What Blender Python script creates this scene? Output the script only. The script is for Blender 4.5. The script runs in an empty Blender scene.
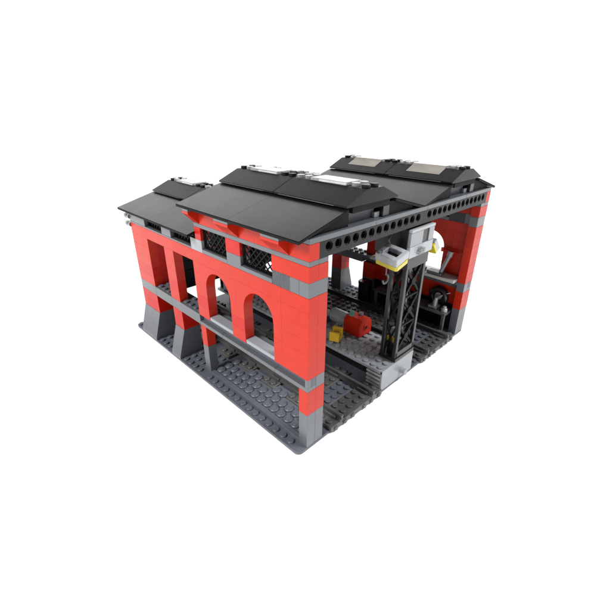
import bpy, math, random
from mathutils import Vector, Matrix
from math import sin, cos, pi, radians
S = 0.008                       # one brick pitch, 8 mm; everything below is written in pitches
random.seed(7)
scene = bpy.context.scene
col = scene.collection

# ------------------------------------------------------------------ camera
cx, cy, cz, yaw, pit, roll, fpx = -17.9176, -17.3833, 26.3381, 0.789744, -0.459730, 0.0096988, 388.92
F = Vector((cos(pit)*sin(yaw), cos(pit)*cos(yaw), sin(pit)))
R0 = Vector((cos(yaw), -sin(yaw), 0)); U0 = R0.cross(F)
Rv = R0*cos(roll)+U0*sin(roll); Uv = -R0*sin(roll)+U0*cos(roll)
cd = bpy.data.cameras.new("camera"); cam = bpy.data.objects.new("camera", cd); col.objects.link(cam)
m = Matrix((Rv, Uv, -F)).transposed().to_4x4(); m.translation = Vector((cx, cy, cz))*S
cam.matrix_world = m
cd.sensor_width = 36; cd.sensor_fit = 'HORIZONTAL'; cd.lens = 36*fpx/610
cd.clip_start = 0.005; cd.clip_end = 60
scene.camera = cam

# ------------------------------------------------------------------ light
w = bpy.data.worlds.new("World"); scene.world = w; w.use_nodes = True
bg = w.node_tree.nodes['Background']; bg.inputs[0].default_value = (1, 1, 1, 1); bg.inputs[1].default_value = 0.3
def area(name, loc, target, size, power):
    l = bpy.data.lights.new(name, 'AREA'); l.shape = 'SQUARE'; l.size = size*S; l.energy = power
    o = bpy.data.objects.new(name, l); col.objects.link(o); o.location = Vector(loc)*S
    o.rotation_euler = (Vector(target)-Vector(loc)).to_track_quat('-Z', 'Y').to_euler()
    return o
area("softbox", (-330, 40, 330), (40, 60, 8), 170, 185)
area("softbox", (190, -270, 430), (60, 60, 8), 170, 195)
scene.view_settings.view_transform = 'Standard'; scene.view_settings.look = 'None'
scene.view_settings.exposure = 0; scene.view_settings.gamma = 1

# ------------------------------------------------------------------ materials
def plastic(name, rgb, rough=0.28, var=0.04, bump=0.006, trans=0, ior=1.5, spec=0.5, vscale=70):
    rgb = tuple(c*(.72 if name != 'white_paper' else 1) for c in rgb)
    m = bpy.data.materials.new(name); m.use_nodes = True; nt = m.node_tree; b = nt.nodes['Principled BSDF']
    tc = nt.nodes.new('ShaderNodeTexCoord')
    n = nt.nodes.new('ShaderNodeTexNoise'); n.inputs['Scale'].default_value = vscale; n.inputs['Detail'].default_value = 1
    nt.links.new(tc.outputs['Object'], n.inputs['Vector'])
    r = nt.nodes.new('ShaderNodeValToRGB')
    r.color_ramp.elements[0].position = .3; r.color_ramp.elements[1].position = .7
    r.color_ramp.elements[0].color = (*[c*(1-var) for c in rgb], 1); r.color_ramp.elements[1].color = (*[min(1, c*(1+var)) for c in rgb], 1)
    nt.links.new(n.outputs['Fac'], r.inputs[0]); nt.links.new(r.outputs[0], b.inputs['Base Color'])
    n2 = nt.nodes.new('ShaderNodeTexNoise'); n2.inputs['Scale'].default_value = 50; n2.inputs['Detail'].default_value = 1
    nt.links.new(tc.outputs['Object'], n2.inputs['Vector'])
    mr = nt.nodes.new('ShaderNodeMapRange'); mr.inputs['To Min'].default_value = rough*.85; mr.inputs['To Max'].default_value = rough*1.2
    nt.links.new(n2.outputs['Fac'], mr.inputs['Value']); nt.links.new(mr.outputs[0], b.inputs['Roughness'])
    b.inputs['IOR'].default_value = ior; b.inputs['Specular IOR Level'].default_value = spec
    if trans: b.inputs['Transmission Weight'].default_value = trans
    return m
M = dict(
 red=plastic('red_plastic', (.60, .024, .006), spec=.22, rough=.33),
 deep=plastic('deep_red_plastic', (.58, .010, .003), spec=.22, rough=.33),
 grey=plastic('grey_plastic', (.125, .136, .148)),
 light=plastic('light_grey_plastic', (.33, .35, .37)),
 dark=plastic('dark_grey_plastic', (.014, .015, .017), spec=.4),
 slate=plastic('slate_grey_plastic', (.112, .122, .145), .42, spec=.35),
 stone=plastic('track_grey_plastic', (.092, .090, .086), .4, .2),
 black=plastic('black_plastic', (.010, .010, .011)),
 roof=plastic('roof_black_plastic', (.009, .009, .010), .27),
 cap=plastic('skylight_black_plastic', (.0045, .0045, .005), .36, spec=.24),
 yellow=plastic('yellow_plastic', (.95, .60, .03)),
 tyellow=plastic('clear_yellow_plastic', (.95, .80, .06), .15, trans=.3),
 beam=plastic('beam_grey_plastic', (.012, .0125, .0135), .4, spec=.22),
 matte=plastic('matte_black_plastic', (.006, .006, .0065), .6, spec=.15),
 lat=plastic('lattice_black_plastic', (.004, .004, .0045), .5, spec=.12),
 pale=plastic('pale_grey_plastic', (.46, .48, .50)),
 white=plastic('white_plastic', (.66, .66, .62)),
 clear=plastic('clear_plastic', (.80, .81, .82), .12, trans=.8, ior=1.45),
 smoke=plastic('smoky_clear_plastic', (.80, .76, .69), .12, trans=.75, ior=1.45),
 green=plastic('clear_green_plastic', (.15, .55, .40), .1, trans=.4),
 chrome=plastic('silver_plastic', (.45, .45, .47), .2, spec=1),
 sheet=plastic('white_paper', (.94, .94, .94), .8, .005, 0, spec=.1),
)

# ------------------------------------------------------------------ mesh builder
class MB:
    def __init__(s, mirror=False): s.v = []; s.f = []; s.mi = []; s.sm = []; s.mats = []; s.mirror = mirror; s.T = None
    def _m(s, m):
        if m not in s.mats: s.mats.append(m)
        return s.mats.index(m)
    def add(s, vs, fs, m, smooth=False):
        o = len(s.v); k = s._m(m)
        if s.T is not None: vs = [tuple(s.T @ Vector(p)) for p in vs]
        s.v += [tuple(p) for p in vs]
        for f in fs: s.f.append([o+i for i in f]); s.mi.append(k); s.sm.append(smooth)
    def box(s, x0, x1, y0, y1, z0, z1, m, c=.025):
        c = min(c, (x1-x0)/3, (y1-y0)/3, (z1-z0)/3)
        X = (x0, x1); Y = (y0, y1); Z = (z0, z1); vs = []; idx = {}
        for i in (0, 1):
            for j in (0, 1):
                for k in (0, 1):
                    p = (X[i], Y[j], Z[k]); sg = (1-2*i, 1-2*j, 1-2*k)
                    for a in range(3):   # vertex on the face normal to axis a
                        q = [p[b] + (0 if b == a else sg[b]*c) for b in range(3)]
                        idx[i, j, k, a] = len(vs); vs.append(q)
        fs = []
        def q(L): fs.append([idx[t] for t in L])
        for a in range(3):
            b, d = (a+1) % 3, (a+2) % 3
            for sd in (0, 1):
                L = []
                for (u, v) in ((0, 0), (1, 0), (1, 1), (0, 1)):
                    t = [0, 0, 0]; t[a] = sd; t[b] = u; t[d] = v; L.append((*t, a))
                q(L if sd else L[::-1])
        for a in range(3):               # edge along axis a
            b, d = (a+1) % 3, (a+2) % 3
            for u in (0, 1):
                for v in (0, 1):
                    t0 = [0]*3; t1 = [0]*3; t0[a] = 0; t1[a] = 1; t0[b] = t1[b] = u; t0[d] = t1[d] = v
                    L = [(*t0, b), (*t1, b), (*t1, d), (*t0, d)]
                    q(L if (u ^ v) else L[::-1])
        for i in (0, 1):
            for j in (0, 1):
                for k in (0, 1):
                    L = [(i, j, k, 0), (i, j, k, 1), (i, j, k, 2)]
                    q(L if (i+j+k) % 2 else L[::-1])
        s.add(vs, fs, m)
    def prism(s, axis, pts, a, b, m):    # polygon in the plane across axis ('x': (y,z), 'y': (x,z), 'z': (x,y))
        def P(p, t): return {'x': (t, p[0], p[1]), 'y': (p[0], t, p[1]), 'z': (p[0], p[1], t)}[axis]
        n = len(pts); ar = sum(pts[i][0]*pts[(i+1) % n][1]-pts[(i+1) % n][0]*pts[i][1] for i in range(n))
        if (ar < 0) ^ (axis == 'y'): pts = pts[::-1]
        vs = [P(p, a) for p in pts]+[P(p, b) for p in pts]
        fs = [list(range(n))[::-1], list(range(n, 2*n))]+[[i, (i+1) % n, n+(i+1) % n, n+i] for i in range(n)]
        s.add(vs, fs, m)
    def cyl(s, p, axis, r, h, m, n=14, r2=None, cham=0.0):
        p = Vector(p); ax = Vector({'x': (1, 0, 0), 'y': (0, 1, 0), 'z': (0, 0, 1)}.get(axis, axis)).normalized()
        u = ax.orthogonal().normalized(); v = ax.cross(u); r2 = r if r2 is None else r2
        def ring(t, rr): return [p+ax*t+(u*cos(2*pi*i/n)+v*sin(2*pi*i/n))*rr for i in range(n)]
        hh = h-cham
        s.add(ring(0, r)+ring(hh, r2), [[i, (i+1) % n, n+(i+1) % n, n+i] for i in range(n)], m, True)
        if cham: s.add(ring(hh, r2)+ring(h, r2-cham), [[i, (i+1) % n, n+(i+1) % n, n+i] for i in range(n)], m, True)
        s.add(ring(0, r)+ring(h, r2-cham), [list(range(n))[::-1], list(range(n, 2*n))], m)
    def stud(s, x, y, z, m): s.cyl((x, y, z), 'z', .3, .2, m, 14, cham=.03)
    def studs(s, x0, x1, y0, y1, z, m):
        for i in range(int(round(x1-x0))):
            for j in range(int(round(y1-y0))): s.stud(x0+i+.5, y0+j+.5, z, m)
    def bar(s, a, b, wd, m, up=(0, 0, 1), dp=None):
        a = Vector(a); b = Vector(b); d = b-a; L = d.length; d.normalize(); up = Vector(up)
        u = up.cross(d)
        if u.length < 1e-4: u = d.orthogonal()
        u.normalize(); v = d.cross(u); wd /= 2; dp = wd if dp is None else dp/2
        c = [(-1, -1), (1, -1), (1, 1), (-1, 1)]
        vs = [a+u*(i*wd)+v*(j*dp) for i, j in c]+[b+u*(i*wd)+v*(j*dp) for i, j in c]
        s.add(vs, [[3, 2, 1, 0], [4, 5, 6, 7]]+[[i, (i+1) % 4, 4+(i+1) % 4, 4+i] for i in range(4)], m)
    def tube(s, pts, r, m, n=8):
        for a, b in zip(pts, pts[1:]):
            d = Vector(b)-Vector(a); s.cyl(a, tuple(d), r, d.length, m, n)
    def build(s, name, parent=None, origin=None, label=None):
        v = [((30-p[0]) if s.mirror else p[0], p[1], p[2]) for p in s.v]
        f = [q[::-1] for q in s.f] if s.mirror else s.f
        if origin is None:
            origin = tuple((min(p[i] for p in v)+max(p[i] for p in v))/2 if i < 2 else min(p[2] for p in v) for i in range(3))
        me = bpy.data.meshes.new(name)
        me.from_pydata([tuple((p[i]-origin[i])*S for i in range(3)) for p in v], [], f)
        for mt in s.mats: me.materials.append(M[mt])
        for pl, k, sm in zip(me.polygons, s.mi, s.sm): pl.material_index = k; pl.use_smooth = sm
        me.update()
        o = bpy.data.objects.new(name, me); col.objects.link(o); o.location = Vector(origin)*S
        if parent is not None:
            o.parent = parent
            q = parent; base = Vector((0, 0, 0))
            while q: base += q.location; q = q.parent
            o.location = Vector(origin)*S-base
        if label: o['label'] = label
        return o
def thing(name, label, cat, loc=(0, 0, 0), group=None):
    o = bpy.data.objects.new(name, None); o.empty_display_size = .01; col.objects.link(o); o.location = Vector(loc)*S
    o['label'] = label; o['category'] = cat
    if group: o['group'] = group
    return o
def tag(o, label, cat, group=None):
    o['label'] = label; o['category'] = cat
    if group: o['group'] = group
    return o

# ------------------------------------------------------------------ setting
g = MB()                                          # white paper sweep: flat floor, wide curve, upright wall behind the model
dx, dy = sin(yaw), cos(yaw); RR = 120.0; D0 = 180.0; prof = [(-220, -.3)]+[(D0+RR*sin(radians(a)), -.3+RR*(1-cos(radians(a)))) for a in range(0, 91, 5)]+[(D0+RR, 240)]
vs = []
for (d, z) in prof:
    for sd_ in (-900, 900): vs.append((dx*d+dy*sd_, dy*d-dx*sd_, z))
g.add(vs, [[2*i, 2*i+1, 2*i+3, 2*i+2] for i in range(len(prof)-1)], 'sheet', True)
o = g.build('backdrop', origin=(0, 0, -.3)); o['kind'] = 'structure'
md = o.modifiers.new('thickness', 'SOLIDIFY'); md.thickness = .004; md.offset = -1

# ------------------------------------------------------------------ the shed
shed = thing('train_shed', 'red and dark grey toy brick train shed with open front, arches and black twin-peaked roof', 'toy building', (15, 15, 0))

def courses(mb, x0, x1, y0, y1, z0, z1, m='red', seed=0, deep=0.0):
    """brick courses filling a box, 1.2 high, seams along y"""
    n = max(1, int(round((z1-z0)/1.2))); h = (z1-z0)/n
    rnd = random.Random(seed*97+int(y0*10)+int(z0*10))
    for k in range(n):
        y = y0; first = True
        while y < y1-1e-6:
            L = rnd.choice([2, 2, 3, 4]) if not first else rnd.choice([1, 2, 3, 4])
            first = False
            e = min(y1, y+L)
            if y1-e < .9: e = y1
            mm = 'deep' if (m == 'red' and rnd.random() < deep) else m
            g_ = .0015; j = rnd.uniform(-.002, .002)
            mb.box(x0+j, x1+j, y+g_, e-g_, z0+k*h+g_, z0+(k+1)*h-g_, mm, .008)
            y = e

def arch_piece(mb, yc, y0, y1, zb, zt, r, x0, x1, m):
    n = 20; pts = [(y0, zb), (y0, zt), (y1, zt), (y1, zb)]
    pts += [(yc+r*cos(a), zb+r*sin(a)) for a in [pi*i/n for i in range(n+1)]]
    # split into quads strips so the concave outline stays clean
    ys = [yc+r*cos(pi*i/n) for i in range(n+1)]; zs = [zb+r*sin(pi*i/n) for i in range(n+1)]
    mb.prism('x', [(yc+r, zb), (y1, zb), (y1, zt), (yc+r, zt)], x0, x1, m)
    mb.prism('x', [(yc-r, zb), (y0, zb), (y0, zt), (yc-r, zt)], x0, x1, m)
    vs = []
    for i in range(n+1):
        for x in (x0, x1): vs += [(x, ys[i], zs[i]), (x, ys[i], zt)]
    fs = []
    for i in range(n):
        a = 4*i; b = 4*(i+1)
        fs += [[a, a+1, b+1, b][::-1], [a+2, b+2, b+3, a+3][::-1], [a+1, a+3, b+3, b+1][::-1]]
    mb.add(vs, fs, m)
    sv = []
    for i in range(n+1): sv += [(x0, ys[i], zs[i]), (x1, ys[i], zs[i])]
    mb.add(sv, [[2*i, 2*i+2, 2*i+3, 2*i+1] for i in range(n)], m, True)

def lattice(mb, x, y0, y1, z0, z1, sp=.72, wd=.09, m='dark'):
    fr = .12
    for a in ((y0, y0+fr, z0, z1), (y1-fr, y1, z0, z1), (y0+fr, y1-fr, z0, z0+fr), (y0+fr, y1-fr, z1-fr, z1)):
        mb.box(x-.15, x+.15, *a, m, .02)
    for sg in (1, -1):
        k = -12
        while k < 24:
            pts = []
            c = (y0 if sg > 0 else y1)+k*sp   # y = c + sg*(z-z0)
            for z in (z0+fr, z1-fr):
                y = c+sg*(z-z0)
                if y0+fr <= y <= y1-fr: pts.append((y, z))
            for y in (y0+fr, y1-fr):
                z = z0+(y-c)*sg
                if z0+fr < z < z1-fr: pts.append((y, z))
            if len(pts) >= 2 and math.dist(pts[0], pts[1]) > .05:
                xx = x+.03*sg
                mb.bar((xx, *pts[0]), (xx, *pts[1]), .1, m, (1, 0, 0), wd)
            k += 1

def side_wall(mir):
    sd = 3 if mir else 1
    W = MB(mir)                                   # red masonry of one long side
    courses(W, 0, 1, 0, 1, 3.6, 6, seed=sd)
    courses(W, 1.004, 2, 0, 1, 3.6, 6, seed=sd)
    courses(W, 0, 1.6 if mir else 1, 14 if mir else 15, 16, 3.6, 6, seed=sd)
    for (a, b) in ((20, 22), (26, 30)): courses(W, 0, 2, a, b, 3.6, 6, seed=sd, deep=.4)
    courses(W, 0, 1, 0, 4, 7.2, 10.8, seed=sd); courses(W, 0, 1, 0, 3, 10.8, 13.2, seed=sd+4)
    courses(W, 1.004, 2, 0, 1, 7.2, 14.4, seed=sd+9)
    courses(W, 0, 1, 8, 10, 7.2, 8.4, seed=sd); courses(W, 0, 1, 8, 10, 8.4, 9.6, 'deep', seed=sd); courses(W, 0, 1, 8, 10, 9.6, 10.8, seed=sd)
    courses(W, 0, 1, 14, 16, 7.2, 8.4, seed=sd); courses(W, 0, 1, 14, 16, 8.4, 9.6, 'deep', seed=sd); courses(W, 0, 1, 14, 16, 9.6, 10.8, seed=sd)
    arch_piece(W, 6, 3.005, 8.995, 10.8, 13.195, 2, 0, 1, 'red'); arch_piece(W, 12, 9.005, 14.995, 10.8, 13.195, 2, 0, 1, 'red')
    courses(W, 0, 1, 15, 16, 10.8, 13.2, seed=sd)
    for (a, b) in ((20, 22), (26, 30)):
        courses(W, 0, 1, a, b, 7.2, 8.4, seed=sd); courses(W, 0, 1, a, b, 8.4, 9.6, 'deep', seed=sd); courses(W, 0, 1, a, b, 9.6, 13.2, seed=sd)
        if a > 22: courses(W, 1.004, 2, a, b, 7.2, 13.2, 'deep', seed=sd)
    courses(W, 0, 1, 0, 30, 13.2, 14.4, seed=sd+2)
    courses(W, 1.004, 2, 15, 30, 13.2, 14.4, seed=sd+2)
    courses(W, 0, 1, 0, 4, 15.6, 16.8, seed=sd); courses(W, 1.004, 2, 0, 1, 15.6, 16.8, seed=sd)
    courses(W, 0, 1, 8, 10, 15.6, 16.8, 'deep', seed=sd); courses(W, 0, 1, 14, 15, 15.6, 16.8, 'deep', seed=sd)
    courses(W, 0, 1, 0, 15, 17.2, 18.4, seed=sd+5)
    courses(W, 0, 1, 1, 15, 18.4, 18.75, seed=sd+6)
    if mir: courses(W, 0, 1, 1, 14, 3.6, 6, seed=8)
    wall = W.build('side_wall', shed)
    # plinths
    def plinth(L):
        b = MB(mir); L(b); b.build('pillar_base', wall)
    plinth(lambda b: [b.box(0, 1, .006, 1, 0, 3.594, 'grey'), b.box(1.004, 2, .006, 1, 0, 3.594, 'grey')])
    plinth(lambda b: b.box(0, 1.6 if mir else 1, 14.01 if mir else 15, 16, 0, 3.594, 'grey'))
    for (a, c) in ((20, 22), (26, 30)):
        for q in range(a, c, 2):
            plinth(lambda b, q=q: b.prism('y', [(-1, 0), (-1, .3), (-.02, 3.594), (2, 3.594), (2, 0)], q+.006, q+1.994, 'grey'))
    if mir:
        b = MB(mir); courses(b, 0, 1, 1.01, 14, 0, 3.594, 'dark', seed=4); b.build('plinth_wall', wall)
    # ledge: grooved in front, plain with studs at the back
    b = MB(mir)
    for y in range(0, 16, 4):
        e = min(y+4, 16)
        b.box(.0, 1, y+.006+(0 if y else 0), e-.006, 6.006, 6.42, 'grey')
        b.box(.42, 1, y+.006, e-.006, 6.42, 7.194, 'slate')
    b.box(0, .42, .006, .3, 6.42, 7.194, 'grey', .01)
    b.box(1.004, 2, .006, 1, 6.006, 7.194, 'grey')
    b.box(1.004, 2, 1.01, 15.99, 6.806, 7.194, 'grey')
    b.build('ledge', wall)
    b = MB(mir)
    for y0, y1 in ((16, 22), (22, 26), (26, 30)): b.box(0, 2, y0+.006, y1-.006, 6.006, 7.194, 'grey')
    for y0, y1 in ((16, 20), (22, 26)): b.studs(0, 2, y0, y1, 7.194, 'slate')
    b.build('ledge', wall)
    # bands and plates
    b = MB(mir)
    b.box(0, 2, .006, 1, 14.406, 15.594, 'grey'); b.box(0, 1, 1.006, 2, 14.406, 15.594, 'grey')
    b.box(0, 1, 8.006, 9.994, 14.406, 15.594, 'grey'); b.box(0, 1, 14.006, 15.994, 14.406, 15.594, 'light')
    for k in range(14):
        y = 2.02+k*.14; b.box(0, .1, y, y+.085, 14.41, 15.59, 'grey', .01)
    b.box(.08, 1, 2.006, 3.994, 14.406, 15.594, 'dark', .01)
    b.box(0, 1, .006, 15, 16.806, 17.194, 'grey'); b.box(1.004, 2, .006, 1, 16.806, 17.194, 'grey')
    for y0, y1 in ((16, 30),): b.box(0, 2, y0+.006, y1-.006, 14.406, 14.594, 'grey')
    for y0, y1 in ((20, 22), (26, 30)): b.box(0, 2, y0+.006, y1-.006, 14.6, 15.99, 'grey')
    b.box(0, 2, 16, 30, 15.996, 16.08, 'dark')
    b.build('trim_band', wall)
    # arch sills
    for y0 in (4, 10):
        b = MB(mir)
        if mir:
            b.box(-.1, 1.0, y0+.01, y0+3.99, 7.2, 7.55, 'white', .04)
            b.build('sill', wall)
        else:
            b.box(.03, 1.1, y0+.01, y0+3.99, 7.2, 7.58, 'light', .04); b.build('sill', wall)
    if mir:
        b = MB(mir); b.box(1.01, 2.9, 1.1, 14, 7.2, 7.62, 'white', .05); b.build('shelf', wall, label='long cream white shelf inside the arches')
    # upper windows
    for y0 in (4, 10):
        b = MB(mir); b.box(0, 1, y0+.006, y0+3.994, 14.406, 14.794, 'grey'); b.build('window_sill', wall)
        b = MB(mir); lattice(b, .42, y0+.01, y0+3.99, 14.8, 16.8, .66, .08, 'lat'); b.build('lattice_window', wall)
    for y0 in (16, 22):
        b = MB(mir); lattice(b, .55, y0+.01, y0+3.99, 14.6, 15.99, .58, m='lat'); b.build('lattice_window', wall)
    # eave brackets
    for y0 in (2, 8, 14):
        y1 = y0+2 if y0 < 14 else 15
        b = MB(mir); b.prism('y', [(-.01, 17.22), (-.01, 18.4), (-1, 18.4), (-1, 18.2)], y0+.006, y1-.006, 'red')
        b.box(-1, -.01, y0+.006, y1-.006, 18.404, 18.62, 'grey'); b.build('eave_bracket', wall)
    return wall
wallL = side_wall(False); wallR = side_wall(True)
wallL['label'] = 'left side wall with two open arches beside two tall openings'
wallR['label'] = 'right side wall seen from inside'
b = MB()
for z in (15.05, 14.1): b.cyl((.1, 30, z), 'y', .3, .75, 'clear', 12); b.cyl((.1, 30.75, z), 'y', .36, .2, 'clear', 12)
b.build('pin', wallL)

# base plates
b = MB()
def rounded(x0, x1, y0, y1, r=.5, rc=('a',)):
    pts = []
    for (cx_, cy_, a0, on) in ((x1-r, y1-r, 0, 'c'), (x0+r, y1-r, 90, 'd'), (x0+r, y0+r, 180, 'a'), (x1-r, y0+r, 270, 'b')):
        if on in rc: pts += [(cx_+r*cos(radians(a0+t)), cy_+r*sin(radians(a0+t))) for t in range(0, 91, 15)]
        else: pts.append({'c': (x1, y1), 'd': (x0, y1), 'a': (x0, y0), 'b': (x1, y0)}[on])
    return pts
b.prism('z', rounded(-1, 30.35, 0, 15.99, rc=('a', 'b')), -.28, 0, 'slate')
b.prism('z', rounded(-1, 31.0, 16.0, 32, rc=('c', 'd')), -.28, 0, 'slate')
for j in range(32):
    for i in range(-1, 31):
        x, y = i+.5, j+.5
        if y < 16 and x > 30: continue
        if 3 < x < 11 or 11 < x < 17 or 19 < x < 27: continue
        if 0 < x < 3 and y < 15: continue
        if (x < 2 or x > 28) and (20 < y < 22 or 26 < y < 30 or y < 1 or 15 < y < 16): continue
        if x > 29 and 0 < y < 14: continue
        b.stud(x, y, 0, 'slate')
b.build('base_plate', shed)
b = MB()
for y in (1, 5, 9, 13): b.box(0, .5, y+.003, min(y+4, 15)-.003, .004, .4, 'slate', .015)
b.build('tile_strip', shed)
b = MB(); b.box(.51, 2.99, 1, 15, .004, .25, 'slate')
for k in range(3): b.box(3.0, 4.05, 4*k+2.02, 4*k+3.98, .004, .25, 'slate')
for j in range(14):
    for i in range(3):
        if i == 2 and (j+1) % 4 in (0, 1): continue
        x = 1.02+i*1.04; y = 1.5+j
        b.cyl((x, y, .25), 'z', .46, .24, 'slate', 20, cham=.07); b.cyl((x, y, .49), 'z', .27, .06, 'slate', 14, cham=.02)
b.build('cobbled_paving', shed)

# hole beams
def beam(mb, x0, n, y0, y1, z0, h, m):
    zc = z0+.725; r = .375; K = 24
    for c in range(n-1):
        xa = x0+.5+c; xb = xa+1; xc = (xa+xb)/2
        for (y, fl) in ((y0, 0), (y1, 1)):
            vs = []; 
            for i in range(K):
                a = 2*pi*i/K; ca, sa = cos(a), sin(a)
                hx = .5; up = z0+h-zc; dn = zc-z0
                t = min(hx/abs(ca) if abs(ca) > 1e-6 else 9, (up/sa if sa > 1e-6 else (dn/-sa if sa < -1e-6 else 9)))
                vs += [(xc+r*ca, y, zc+r*sa), (xc+t*ca, y, zc+t*sa)]
            fs = []
            for i in range(K):
                j = (i+1) % K; q = [2*i, 2*j, 2*j+1, 2*i+1]; fs.append(q[::-1] if fl else q)
            mb.add(vs, fs, m)
            for (sx, sz) in ((-1, -1), (1, -1), (1, 1), (-1, 1)):   # corners left over by the radial fan
                X = xc+sx*.5; Z = z0 if sz < 0 else z0+h
                # find the neighbouring fan points
                best = []
                for i in range(K):
                    p, q_ = vs[2*i+1], vs[2*((i+1) % K)+1]
                    if (abs(p[0]-X) < 1e-6) != (abs(q_[0]-X) < 1e-6) and (abs(p[2]-Z) < 1e-6) != (abs(q_[2]-Z) < 1e-6) and (abs(p[0]-X) < 1e-6 or abs(p[2]-Z) < 1e-6):
                        best = [p, (X, y, Z), q_]
                if best:
                    mb.add(best, [[0, 2, 1] if not fl else [0, 1, 2]], m)
        # tunnel with a counterbore
        prof = [(y0, .375), (y0+.12, .375), (y0+.12, .3), (y1-.12, .3), (y1-.12, .375), (y1, .375)]
        vs = []
        for (yy, rr) in prof: vs += [(xc+rr*cos(2*pi*i/K), yy, zc+rr*sin(2*pi*i/K)) for i in range(K)]
        fs = [[k*K+i, (k+1)*K+i, (k+1)*K+(i+1) % K, k*K+(i+1) % K] for k in range(5) for i in range(K)]
        mb.add(vs, fs, 'black', False)
    xe = x0+n
    for (a, c) in ((x0+.006, x0+.5), (xe-.5, xe-.006)):
        mb.add([(a, y0, z0), (c, y0, z0), (c, y0, z0+h), (a, y0, z0+h), (a, y1, z0), (c, y1, z0), (c, y1, z0+h), (a, y1, z0+h)],
               [[0, 1, 2, 3], [7, 6, 5, 4]]+([[0, 3, 7, 4]] if a < x0+.1 else [[1, 5, 6, 2]]), m)
    a, c = x0+.006, xe-.006
    mb.add([(a, y0, z0), (c, y0, z0), (c, y1, z0), (a, y1, z0), (a, y0, z0+h), (c, y0, z0+h), (c, y1, z0+h), (a, y1, z0+h)], [[3, 2, 1, 0], [4, 5, 6, 7]], m)
for (yb, zb) in ((0.01, 17.206), (14.01, 17.206), (29.0, 14.8)):
    for x0 in (1, 15):
        if zb < 17: x0 += 1 if x0 == 1 else 0
        b = MB(); beam(b, x0, 14 if zb > 17 or x0 == 15 else 13, yb, yb+.98, zb, 1.19, 'beam'); b.build('hole_beam', shed)
b = MB()
for x0, x1 in ((0, 7.5), (7.5, 15.5), (15.5, 23.5), (23.5, 30)): b.box(x0+.006, x1-.006, 0, 2, 18.404, 18.8, 'grey', .03)
b.build('top_plate', shed)
b = MB(); b.box(0, 30, 13.5, 15, 18.404, 18.8, 'dark'); b.box(2, 28, 28.9, 30, 15.995, 16.2, 'dark'); b.build('tie_plate', shed)

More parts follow.
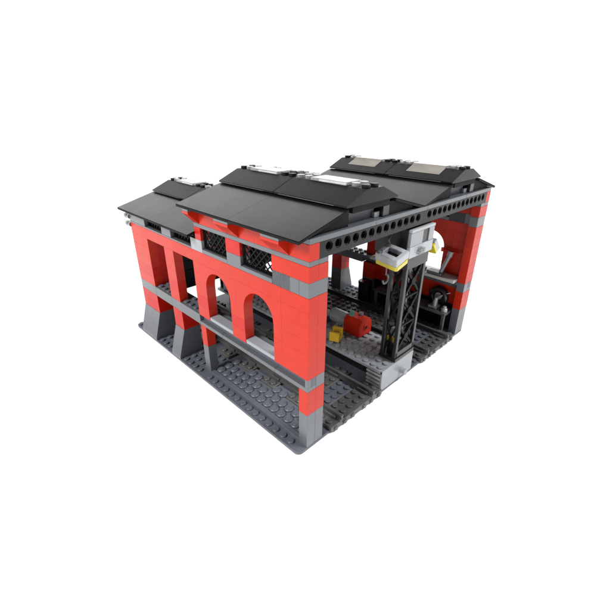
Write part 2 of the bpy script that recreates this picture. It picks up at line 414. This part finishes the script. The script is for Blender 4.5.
# roof
ZR = 2.8
def roof_module(x0, y0, y1, dz, tag_):
    zt = lambda x: 18.86-dz+.268*(x+1); XE = -1 if dz == 0 else -.8
    for ya, yb in ((y0, (y0+y1)/2), ((y0+y1)/2, y1)):
        for mirr in (0, 1):
            pts = [(XE, zt(XE)), (4, zt(4)), (4, zt(4)-.24), (XE, zt(XE)-.24)]
            if mirr: pts = [(14-p[0], p[1]) for p in pts]
            b = MB(); e = .012
            b.prism('y', [(p[0]+x0+(.006 if p[0] < 0 else -.006 if p[0] > 14 else 0), p[1]) for p in pts], ya+e, yb-e, 'matte')
            b.prism('y', [(p[0]+x0+(.006 if p[0] < 0 else -.006 if p[0] > 14 else 0), p[1]+(.004 if q < 2 else .244-.05)) for q, p in enumerate(pts)], ya+e, yb-e, 'roof')
            b.build('roof_panel', shed)
    # gables under both ends and the ridge box
    for ya in (y0+.35, y1-1.2):
        for mirr in (0, 1):
            zb = 18.805-dz if dz == 0 else 16.26
            pts = [(.6, zb), (4.4, zb), (4.4, zt(4)-.25), (4, zt(4)-.25), (.6, zt(.6)-.25)] if zt(.6)-.25 > zb else [(.9, zb), (4.4, zb), (4.4, zt(4)-.25), (4, zt(4)-.25)]
            if mirr: pts = [(14-p[0], p[1]) for p in pts]
            b = MB(); b.prism('y', [(p[0]+x0, p[1]) for p in pts], ya, ya+.3, 'matte'); b.build('gable', shed)
    b = MB(); b.box(x0+4.6, x0+9.4, y0+1.4, y1-1.25, 18.9-dz, 19.74-dz, 'black')
    b.box(x0+4.7, x0+8.3, y0+.9, y0+1.38, 18.805-dz, 19.7-dz, 'slate'); b.build('ridge_box', shed)
    b = MB(); b.box(x0+8.0, x0+8.7, y0+.6, y0+.88, 18.81-dz, 19.25-dz, 'light'); b.build('ridge_block', shed)
    b = MB(); b.box(x0+8.75, x0+9.6, y0+.3, y0+1.3, 18.81-dz, 19.7-dz, 'black'); b.build('ridge_clip', shed)
    # skylight caps
    L = (y1-y0)/2
    for k in (0, 1):
        a = y0+.02+k*L; c = a+L-.08
        b = MB()
        E0, E1, T = 20.27-dz, 20.40-dz, 21.34-dz
        zz = lambda x: E1+(x-3.75)*(T-E1)/2.25; xm = 4.75
        full = [(3.75, E0), (3.75, E1), (6, T), (8, T), (10.25, E1), (10.25, E0)]
        low = [(3.75, E0), (3.75, E1), (xm, zz(xm)), (xm+.3, zz(xm)-.02), (14-xm-.3, zz(xm)-.02), (14-xm, zz(xm)), (10.25, E1), (10.25, E0)]
        f_ = lambda P: [(p[0]+x0, p[1]) for p in P]
        p0, p1 = a+2.02, c-2.02
        b.prism('y', f_(full), a, p0, 'cap'); b.prism('y', f_(full), p1, c, 'cap')
        b.prism('y', f_(low if x0 > 10 else full), p0, p1, 'cap')
        b.box(x0+4.62, x0+9.38, a+.15, c-.1, 19.75-dz, E0-.004, 'matte', .02)
        b.box(x0+4.05, x0+4.6, a+.4, c-.3, E0-.06, E0-.004, 'matte', .01)
        b.box(x0+3.70, x0+3.746, a+1.2, c-.6, E0+.01, E0+.06, 'grey', .01)
        blk = []; clr = []
        for yy, cm in ((a+.5, 'b'), (a+1.45, 'c' if k == 0 else 'b'), (c-.5, 'b' if k else 'c'), (c-1.45, 'c')):
            (blk if cm == 'b' else clr).append(yy)
        for yy in blk:
            for xx in (6.5, 7.5): b.cyl((x0+xx, yy, T), 'z', .34, .24, 'cap', 14, cham=.03)
        sk = b.build('skylight', shed)
        for yy in clr:
            for xx in (6.5, 7.5):
                b = MB(); b.cyl((x0+xx, yy, T), 'z', .36, .26, 'clear', 14, cham=.03); b.build('clear_stud', sk)
        if x0 > 10:                                # hollow clear hood over a lowered ridge
            o_ = [(xm, zz(xm)+.02), (5.95, T+.02), (6.1, T+.2), (7.9, T+.2), (8.05, T+.02), (14-xm, zz(xm)+.02)]
            i_ = [(14-xm-.2, zz(xm)+.02), (7.95, T-.06), (7.8, T+.1), (6.2, T+.1), (6.05, T-.06), (xm+.2, zz(xm)+.02)]
            b = MB()
            for q in range(5):
                b.prism('y', f_([o_[q], o_[q+1], i_[4-q], i_[5-q]]), p0+.02, p1-.02, 'smoke')
        else:
            b = MB(); b.box(x0+6.03, x0+7.97, p0+.02, p1-.02, T+.004, T+.24, 'clear', .04); b.build('glass_bar', sk)
        if x0 > 10: b.build('glass_pane', sk)
for x0 in (0, 16):
    roof_module(x0, 0, 16, 0, 'front'); roof_module(x0, 15.02, 31, ZR, 'rear')

# rear hanging door
for (xa, xb, z0) in ((2.2, 11.3, 4.2), (12.0, 19.9, 2.75), (20.0, 27.8, 4.3)):
    b = MB(); n = 8; h = (14.75-z0)/n
    for k in range(n): b.box(xa, xb, 29.2, 29.6, z0+k*h, z0+(k+1)*h-.02, 'black', .05)
    b.build('rear_door', shed)
for xa, xb, z0 in ((11.02, 12.0, 2.75), (17.2, 18.0, .3)):
    b = MB(); b.box(xa, xb, 28.9 if xa < 12 else 28.6, 29.15, z0, 14.7, 'dark', .03); b.build('rear_post', shed)
# ------------------------------------------------------------------ tracks
def track(x0, label):
    t = thing('railway_track', label, 'track', (x0+4, 16, 0), 'tracks running through the shed')
    for j in range(8):
        b = MB(); y = 4*j
        b.box(x0, x0+8, y+.02 if j else -.22, y+1.98, .01 if j else -.2, .4, 'stone', .04)
        if j == 0:
            for kx in (.6, 1.9, 3.1, 4.9, 6.1, 7.4): b.cyl((x0+kx, -.22, .1), (0, -1, 0), .24, .16, 'stone', 12, cham=.04)
        for i in (0, 2, 3, 4, 5, 7): b.studs(x0+i, x0+i+1, y, y+2, .4, 'stone')
        for rx in (1.5, 6.5):
            for dx in (-.42, .24): b.box(x0+rx+dx, x0+rx+dx+.18, y+.35, y+1.65, .4, .72, 'stone', .03)
        b.build('sleeper', t)
    b = MB()
    for j in range(8):
        y = 4*j+2
        b.box(x0+2.1, x0+5.9, y+.02, y+1.98, .01, .4, 'slate', .04); b.studs(x0+2, x0+6, y, y+2, .4, 'slate')
    b.build('ballast_plate', t)
    for rx in (1.5, 6.5):
        b = MB(); X = x0+rx
        for q in range(2):
            b.prism('y', [(X-.28, .41), (X-.28, .5), (X-.08, .58), (X-.1, .8), (X-.16, .86), (X-.16, 1.0), (X+.16, 1.0), (X+.16, .86), (X+.1, .8), (X+.08, .58), (X+.28, .5), (X+.28, .41)], 16*q+.02-(.25 if q == 0 else 0), 16*q+15.98, 'stone')
        b.build('rail', t)
    return t
track(3, 'left grey railway track under the arched red wall')
track(19, 'right grey railway track beside the workbench')

# ------------------------------------------------------------------ platform
pf = thing('service_platform', 'light grey studded platform between the two tracks with slatted front corner', 'platform', (14, 15, 0))
b = MB()
for y in range(0, 30, 6): b.box(11, 17, y+.01, y+5.99, 2.1, 2.44, 'light', .03)
for i in range(11, 17):
    for j in range(0, 30):
        if i >= 13 and j < 2: continue
        b.stud(i+.5, j+.5 if j else .62, 2.44, 'light')
b.build('deck', pf)
b = MB(); b.box(11.0, 17, -.02, .22, -.0, 2.5, 'light', .03); b.build('front_panel', pf)
b = MB(); b.box(11.55, 16.8, .24, 1.98, .01, 2.09, 'black')
for k in range(4): b.box(11.02, 11.56, .24, 2.0, .2+k*.5, .2+k*.5+.24, 'pale', .03)
b.build('slatted_side', pf)
b = MB(); b.box(12.6, 16, 2.01, 29.5, .01, 2.09, 'black'); b.build('undercarriage', pf)
b = MB(); b.cyl((14.7, -.02, .95), (0, -1, 0), .32, .5, 'light', 16); b.cyl((14.7, -.52, .95), (0, -1, 0), .38, .16, 'light', 16, cham=.04); b.build('pin', pf)

# ------------------------------------------------------------------ crane tower
tw = thing('lattice_tower', 'dark grey lattice tower carrying a light grey control cabin at the front edge', 'tower', (15, 1.1, 2.5))
TB = 2.52; Y0, Y1 = .1, 2.0
b = MB(); b.box(13.3, 17, Y0-.1, Y1+.1, TB, TB+.4, 'dark', .03); b.box(13.35, 16.95, Y0, Y0+.4, TB+.4, TB+1.1, 'dark', .03); b.build('base_plinth', tw)
for x in (13.52, 16.78):
    for y in (Y0+.2, Y1-.2):
        b = MB(); b.box(x-.21, x+.21, y-.2, y+.2, TB+.4, 13.0, 'dark', .03); b.build('leg', tw)
b = MB()
zs = [TB+1.1, 6.6, 9.8, 13.0]
for za, zb in zip(zs, zs[1:]):
    for y in (Y0+.2, Y1-.2):
        b.bar((13.65, y, za), (16.6, y, zb), .26, 'lat', (0, 1, 0), .22); b.bar((16.6, y+.03, za), (13.65, y+.03, zb), .26, 'lat', (0, 1, 0), .22)
        b.cyl((15.15, y-.16, (za+zb)/2), 'y', .4, .32, 'lat', 14)
        b.box(13.65, 16.6, y-.1, y+.1, zb-.1, zb+.1, 'lat')
    for x in (13.52, 16.78):
        b.bar((x, Y0+.4, za), (x, Y1-.4, zb), .18, 'lat', (1, 0, 0), .2); b.bar((x+.02, Y1-.4, za), (x+.02, Y0+.4, zb), .18, 'lat', (1, 0, 0), .2)
b.build('bracing', tw)
b = MB(); b.box(13.2, 17.05, Y0-.1, Y1+.1, 13.0, 14.28, 'dark', .03); b.build('head_block', tw)
b = MB()
b.box(12.85, 17.05, .1, 3.6, 14.3, 17.0, 'dark', .04)
cb = b.build('cabin', tw)
b = MB()
b.box(12.85, 17.05, -.25, .095, 14.3, 15.4, 'pale', .04)
b.box(12.85, 15.0, -.22, .095, 15.41, 16.72, 'light', .03); b.box(16.1, 17.05, -.22, .095, 15.41, 16.72, 'light', .03)
b.box(12.85, 17.05, -.27, .095, 16.73, 17.0, 'pale', .03)
b.build('front_panel', cb)
b = MB(); b.box(15.0, 16.1, -.12, .09, 15.41, 16.72, 'black'); b.build('window', cb)
b = MB(); b.box(14.2, 15.1, -.55, -.25, 14.5, 14.8, 'clear', .04); b.cyl((14.4, -.45, 14.8), 'z', .2, .3, 'clear'); b.cyl((14.95, -.45, 14.8), 'z', .2, .25, 'light'); b.build('controls', cb)

def floodlight(name, label, loc, rot, sc, group):
    t = thing(name, label, 'floodlight', loc, group)
    T = Matrix.Translation(Vector(loc)) @ rot @ Matrix.Scale(sc, 4)
    b = MB(); b.T = T
    # open frame, lens underneath
    b.box(-1.2, 1.2, -1.35, -.85, -.45, .45, 'pale', .06); b.box(-1.2, 1.2, .75, 1.35, -.45, .45, 'pale', .06)
    b.box(-1.2, -.55, -.85, .75, -.45, .45, 'pale', .06); b.box(.55, 1.2, -.85, .75, -.45, .45, 'pale', .06)
    b.box(-.6, .6, -.9, .8, -.4, -.1, 'black')
    b.cyl((-.8, .95, .45), 'z', .28, .2, 'clear'); b.cyl((.7, 1.0, .45), 'z', .28, .2, 'clear')
    b.build('housing', t)
    b = MB(); b.T = T
    b.prism('z', [(-1.15, -1.2), (-.95, -1.4), (.95, -1.4), (1.15, -1.2), (1.15, 1.2), (.95, 1.4), (-.95, 1.4), (-1.15, 1.2)], -.95, -.46, 'tyellow')
    b.build('lens', t)
    b = MB(); b.T = T; b.tube([(.9, .9, .4), (1.0, 1.2, 1.0), (1.6, 1.3, 1.2)], .12, 'grey'); b.build('bracket', t)
    return t
floodlight('floodlight', 'big grey floodlight with yellow lens hanging left of the cabin', (11.15, .5, 14.95), Matrix.Rotation(radians(-14), 4, 'Y') @ Matrix.Rotation(radians(8), 4, 'X'), .84, 'floodlights beside the tower cabin')
floodlight('floodlight', 'pale floodlight on the far right side of the tower cabin', (18.2, .6, 14.5), Matrix.Rotation(radians(50), 4, 'Y'), .62, 'floodlights beside the tower cabin')

# hook on a thin cable
hk = thing('lifting_hook', 'small grey hook hanging below the big floodlight', 'hook', (11.9, 1.4, 12))
b = MB(); b.tube([(11.9, 1.4, 14.4), (11.9, 1.4, 12.6)], .07, 'grey'); b.build('cable', hk)
b = MB(); b.tube([(11.9+.45*sin(radians(a)), 1.4, 12.15+.45*cos(radians(a))) for a in range(0, 271, 30)], .11, 'grey'); b.build('hook', hk)

# ------------------------------------------------------------------ things on the platform
en = thing('engine_block', 'red boxy engine with a round grey barrel lying on the platform', 'engine', (15.5, 7.8, 2.65))
b = MB(); b.T = Matrix.Translation((1.1, -.2, 0)); b.prism('y', [(13.3, 2.66), (15.6, 2.66), (15.6, 4.2), (15.1, 4.75), (13.8, 4.75), (13.3, 4.2)], 5.9, 8.3, 'red')
b.cyl((14.45, 5.92, 3.7), (0, -1, 0), .34, .12, 'red', 16, cham=.03); b.cyl((14.45, 5.8, 3.7), (0, -1, 0), .22, .02, 'black', 16)
b.build('body', en)
b = MB(); b.T = Matrix.Translation((1.1, -.2, 0)); b.cyl((14.3, 8.3, 3.7), 'y', .85, 2.4, 'light', 20); b.cyl((14.3, 10.7, 3.7), 'y', .5, .5, 'light', 20); b.build('barrel', en)
b = MB(); b.T = Matrix.Translation((1.1, -.2, 0)); b.cyl((14.0, 7.7, 4.75), 'z', .3, .35, 'green'); b.cyl((14.9, 7.0, 4.75), 'z', .3, .3, 'clear'); b.cyl((14.5, 8.0, 4.75), 'z', .3, .25, 'green'); b.build('clear_caps', en)
yb = thing('yellow_clamp', 'small yellow clamp lying near the platform edge', 'clamp', (12.4, 7.4, 2.65))
b = MB(); b.T = Matrix.Translation((12.4, 7.4, 2.65)) @ Matrix.Rotation(radians(20), 4, 'Z')
b.box(-.7, .7, -.5, .7, 0, .42, 'yellow', .04); b.box(-.7, -.3, -.5, .7, .42, 1.15, 'yellow', .04); b.box(.25, .7, -.5, .7, .42, 1.3, 'yellow', .04)
b.build('body', yb)
b = MB(); b.T = Matrix.Translation((12.4, 7.4, 2.65)) @ Matrix.Rotation(radians(20), 4, 'Z'); b.box(-.25, .2, -.3, .5, .42, .9, 'black', .03); b.build('slot', yb)
lp = thing('work_lamp', 'yellow-fronted work lamp standing inside the tower foot', 'lamp', (14.7, 1.1, 2.95))
b = MB(); b.box(14.1, 15.3, .75, 1.7, 2.94, 4.3, 'black'); b.prism('y', [(14.3, 5.0), (15.2, 5.0), (15.0, 5.7), (14.5, 5.7)], .85, 1.65, 'light'); b.box(14.2, 15.2, .8, 1.65, 4.3, 5.0, 'grey'); b.build('housing', lp)
b = MB(); b.box(13.95, 14.2, .7, 1.75, 4.35, 4.95, 'yellow', .06); b.build('lens', lp)
cbn = thing('tool_cabinet', 'tall black cabinet standing at the far end of the platform', 'cabinet', (12.6, 26, 2.65))
b = MB(); b.box(11.1, 14, 24.6, 28.5, 2.65, 8, 'black', .05); b.build('carcass', cbn)
b = MB(); b.box(11.5, 12.6, 24.5, 24.6, 2.9, 7.8, 'dark'); b.build('door', cbn)
b = MB(); b.box(12.7, 13.8, 24.5, 24.6, 2.9, 7.8, 'dark'); b.build('door', cbn)
cr = thing('gear_stack', 'stack of grey gear wheels and rods behind the tower', 'machine', (15, 12, 2.65))
b = MB(); b.box(13.6, 16.4, 11, 14, 2.65, 3.4, 'grey'); b.build('base', cr)
for (x, y, z, r) in ((14.3, 12, 3.4, .8), (15.6, 12.6, 3.4, .6)):
    b = MB(); b.cyl((x, y, z), 'z', r, .5, 'grey', 12, cham=.1); b.cyl((x, y, z+.5), 'z', .2, .8, 'dark'); b.build('gear', cr)

# ------------------------------------------------------------------ along the right wall
wb = thing('workbench', 'low dark grey workbench along the right wall by the track', 'workbench', (27.3, 5.5, 0))
b = MB(); b.box(26.6, 28.9, 1.2, 12.5, 2.7, 3.05, 'grey', .04)
b.studs(27, 28, 6, 12, 3.05, 'grey'); b.build('top', wb)
for y in (1.3, 6.5, 12):
    b = MB(); b.box(26.7, 27.1, y, y+.4, .4, 2.69, 'grey', .03); b.build('leg', wb)
b = MB(); b.box(28.2, 28.8, 1.2, 12.5, .21, 2.69, 'black'); b.build('back_panel', wb)
rb = thing('robot_machine', 'small silver machine with a lever on the workbench', 'machine', (27.5, 3.2, 3.05))
b = MB(); b.box(27.0, 28.1, 2.7, 3.9, 3.07, 3.4, 'chrome', .05); b.cyl((27.3, 3.1, 3.4), 'z', .3, .9, 'chrome', 14, cham=.06); b.cyl((27.9, 3.3, 3.4), 'z', .28, 1.1, 'chrome', 14, cham=.06); b.cyl((27.2, 3.0, 4.3), 'z', .2, .35, 'white', 12, cham=.05)
b.build('body', rb)
b = MB(); b.tube([(27.9, 3.2, 4.3), (28.3, 2.4, 5.0), (28.5, 1.8, 5.3)], .09, 'chrome'); b.build('lever', rb)
ty = thing('tyre', 'black rubber tyre leaning against the right wall on the workbench', 'tyre', (28.4, 3.4, 3.05))
b = MB(); n = 24; R_, r_ = .95, .42; vs = []; fs = []
for i in range(n):
    for j in range(10):
        A, B_ = 2*pi*i/n, 2*pi*j/10; q = R_+r_*cos(B_); vs.append((28.45+r_*sin(B_)*.9, 3.3+q*cos(A), 3.05+R_+r_+q*sin(A)))
for i in range(n):
    for j in range(10): fs.append([i*10+j, ((i+1) % n)*10+j, ((i+1) % n)*10+(j+1) % 10, i*10+(j+1) % 10])
b.add(vs, fs, 'black', True); b.build('tread', ty)
b = MB(); b.cyl((28.3, 3.3, 3.05+R_+r_), 'x', .5, .3, 'chrome', 16); b.build('hub', ty)
kn = MB(); kn.cyl((27.3, 1.7, 3.06), 'z', .42, .5, 'chrome', 16, cham=.1); kn.cyl((27.3, 1.7, 3.56), 'z', .25, .25, 'chrome', 14, cham=.06)
tag(kn.build('pot'), 'small round silver pot at the front end of the workbench', 'pot')
dp = thing('drill_press', 'grey drill press with red crank handle on the cream shelf', 'drill press', (27.8, 3.5, 7.62))
b = MB(); b.box(27.25, 28.4, 3.0, 5.0, 7.63, 8.0, 'grey', .05); b.build('foot', dp)
b = MB(); b.tube([(27.8, 3.3, 8.0), (28.1, 3.0, 9.2), (28.3, 2.6, 10.6)], .25, 'light', 12); b.cyl((28.2, 2.7, 10.2), (0, -.2, 1), .34, .7, 'light', 14); b.build('column', dp)
b = MB(); b.tube([(28.3, 1.6, 10.8), (28.3, 3.8, 10.9)], .12, 'deep'); b.cyl((28.3, 3.8, 10.6), 'z', .18, .5, 'deep'); b.build('handle', dp)
b = MB(); b.box(27.5, 28.5, 5.6, 8.2, 7.64, 7.95, 'light', .05); b.cyl((28, 6.3, 7.95), 'z', .35, .3, 'clear'); b.cyl((28, 7.4, 7.95), 'z', .35, .25, 'light')
tag(b.build('parts_tray'), 'pale grey parts tray on the cream shelf behind the tower', 'tray')
yt = thing('yellow_wrench', 'yellow-handled tool standing behind the tower', 'tool', (27.2, 7.2, 3.05))
b = MB(); b.box(27.0, 27.4, 7.2, 7.6, 3.5, 5.2, 'yellow', .05); b.build('handle', yt)
b = MB(); b.box(26.8, 27.8, 6.6, 7.8, 3.26, 3.5, 'light', .04); b.build('head', yt)
br = thing('barrel', 'dark grey barrel standing between the right wall pillars', 'barrel', (27.6, 14.8, 0))
b = MB(); b.cyl((27.6, 14.8, .2), 'z', 1.0, 3.2, 'dark', 24, cham=.1); b.build('body', br)
b = MB()
for z in (.5, 1.8, 3.0): b.cyl((27.6, 14.8, z), 'z', 1.06, .18, 'dark', 24)
b.build('hoop', br)

scene.render.engine = 'CYCLES'
scene.render.resolution_x = 1024; scene.render.resolution_y = 1024
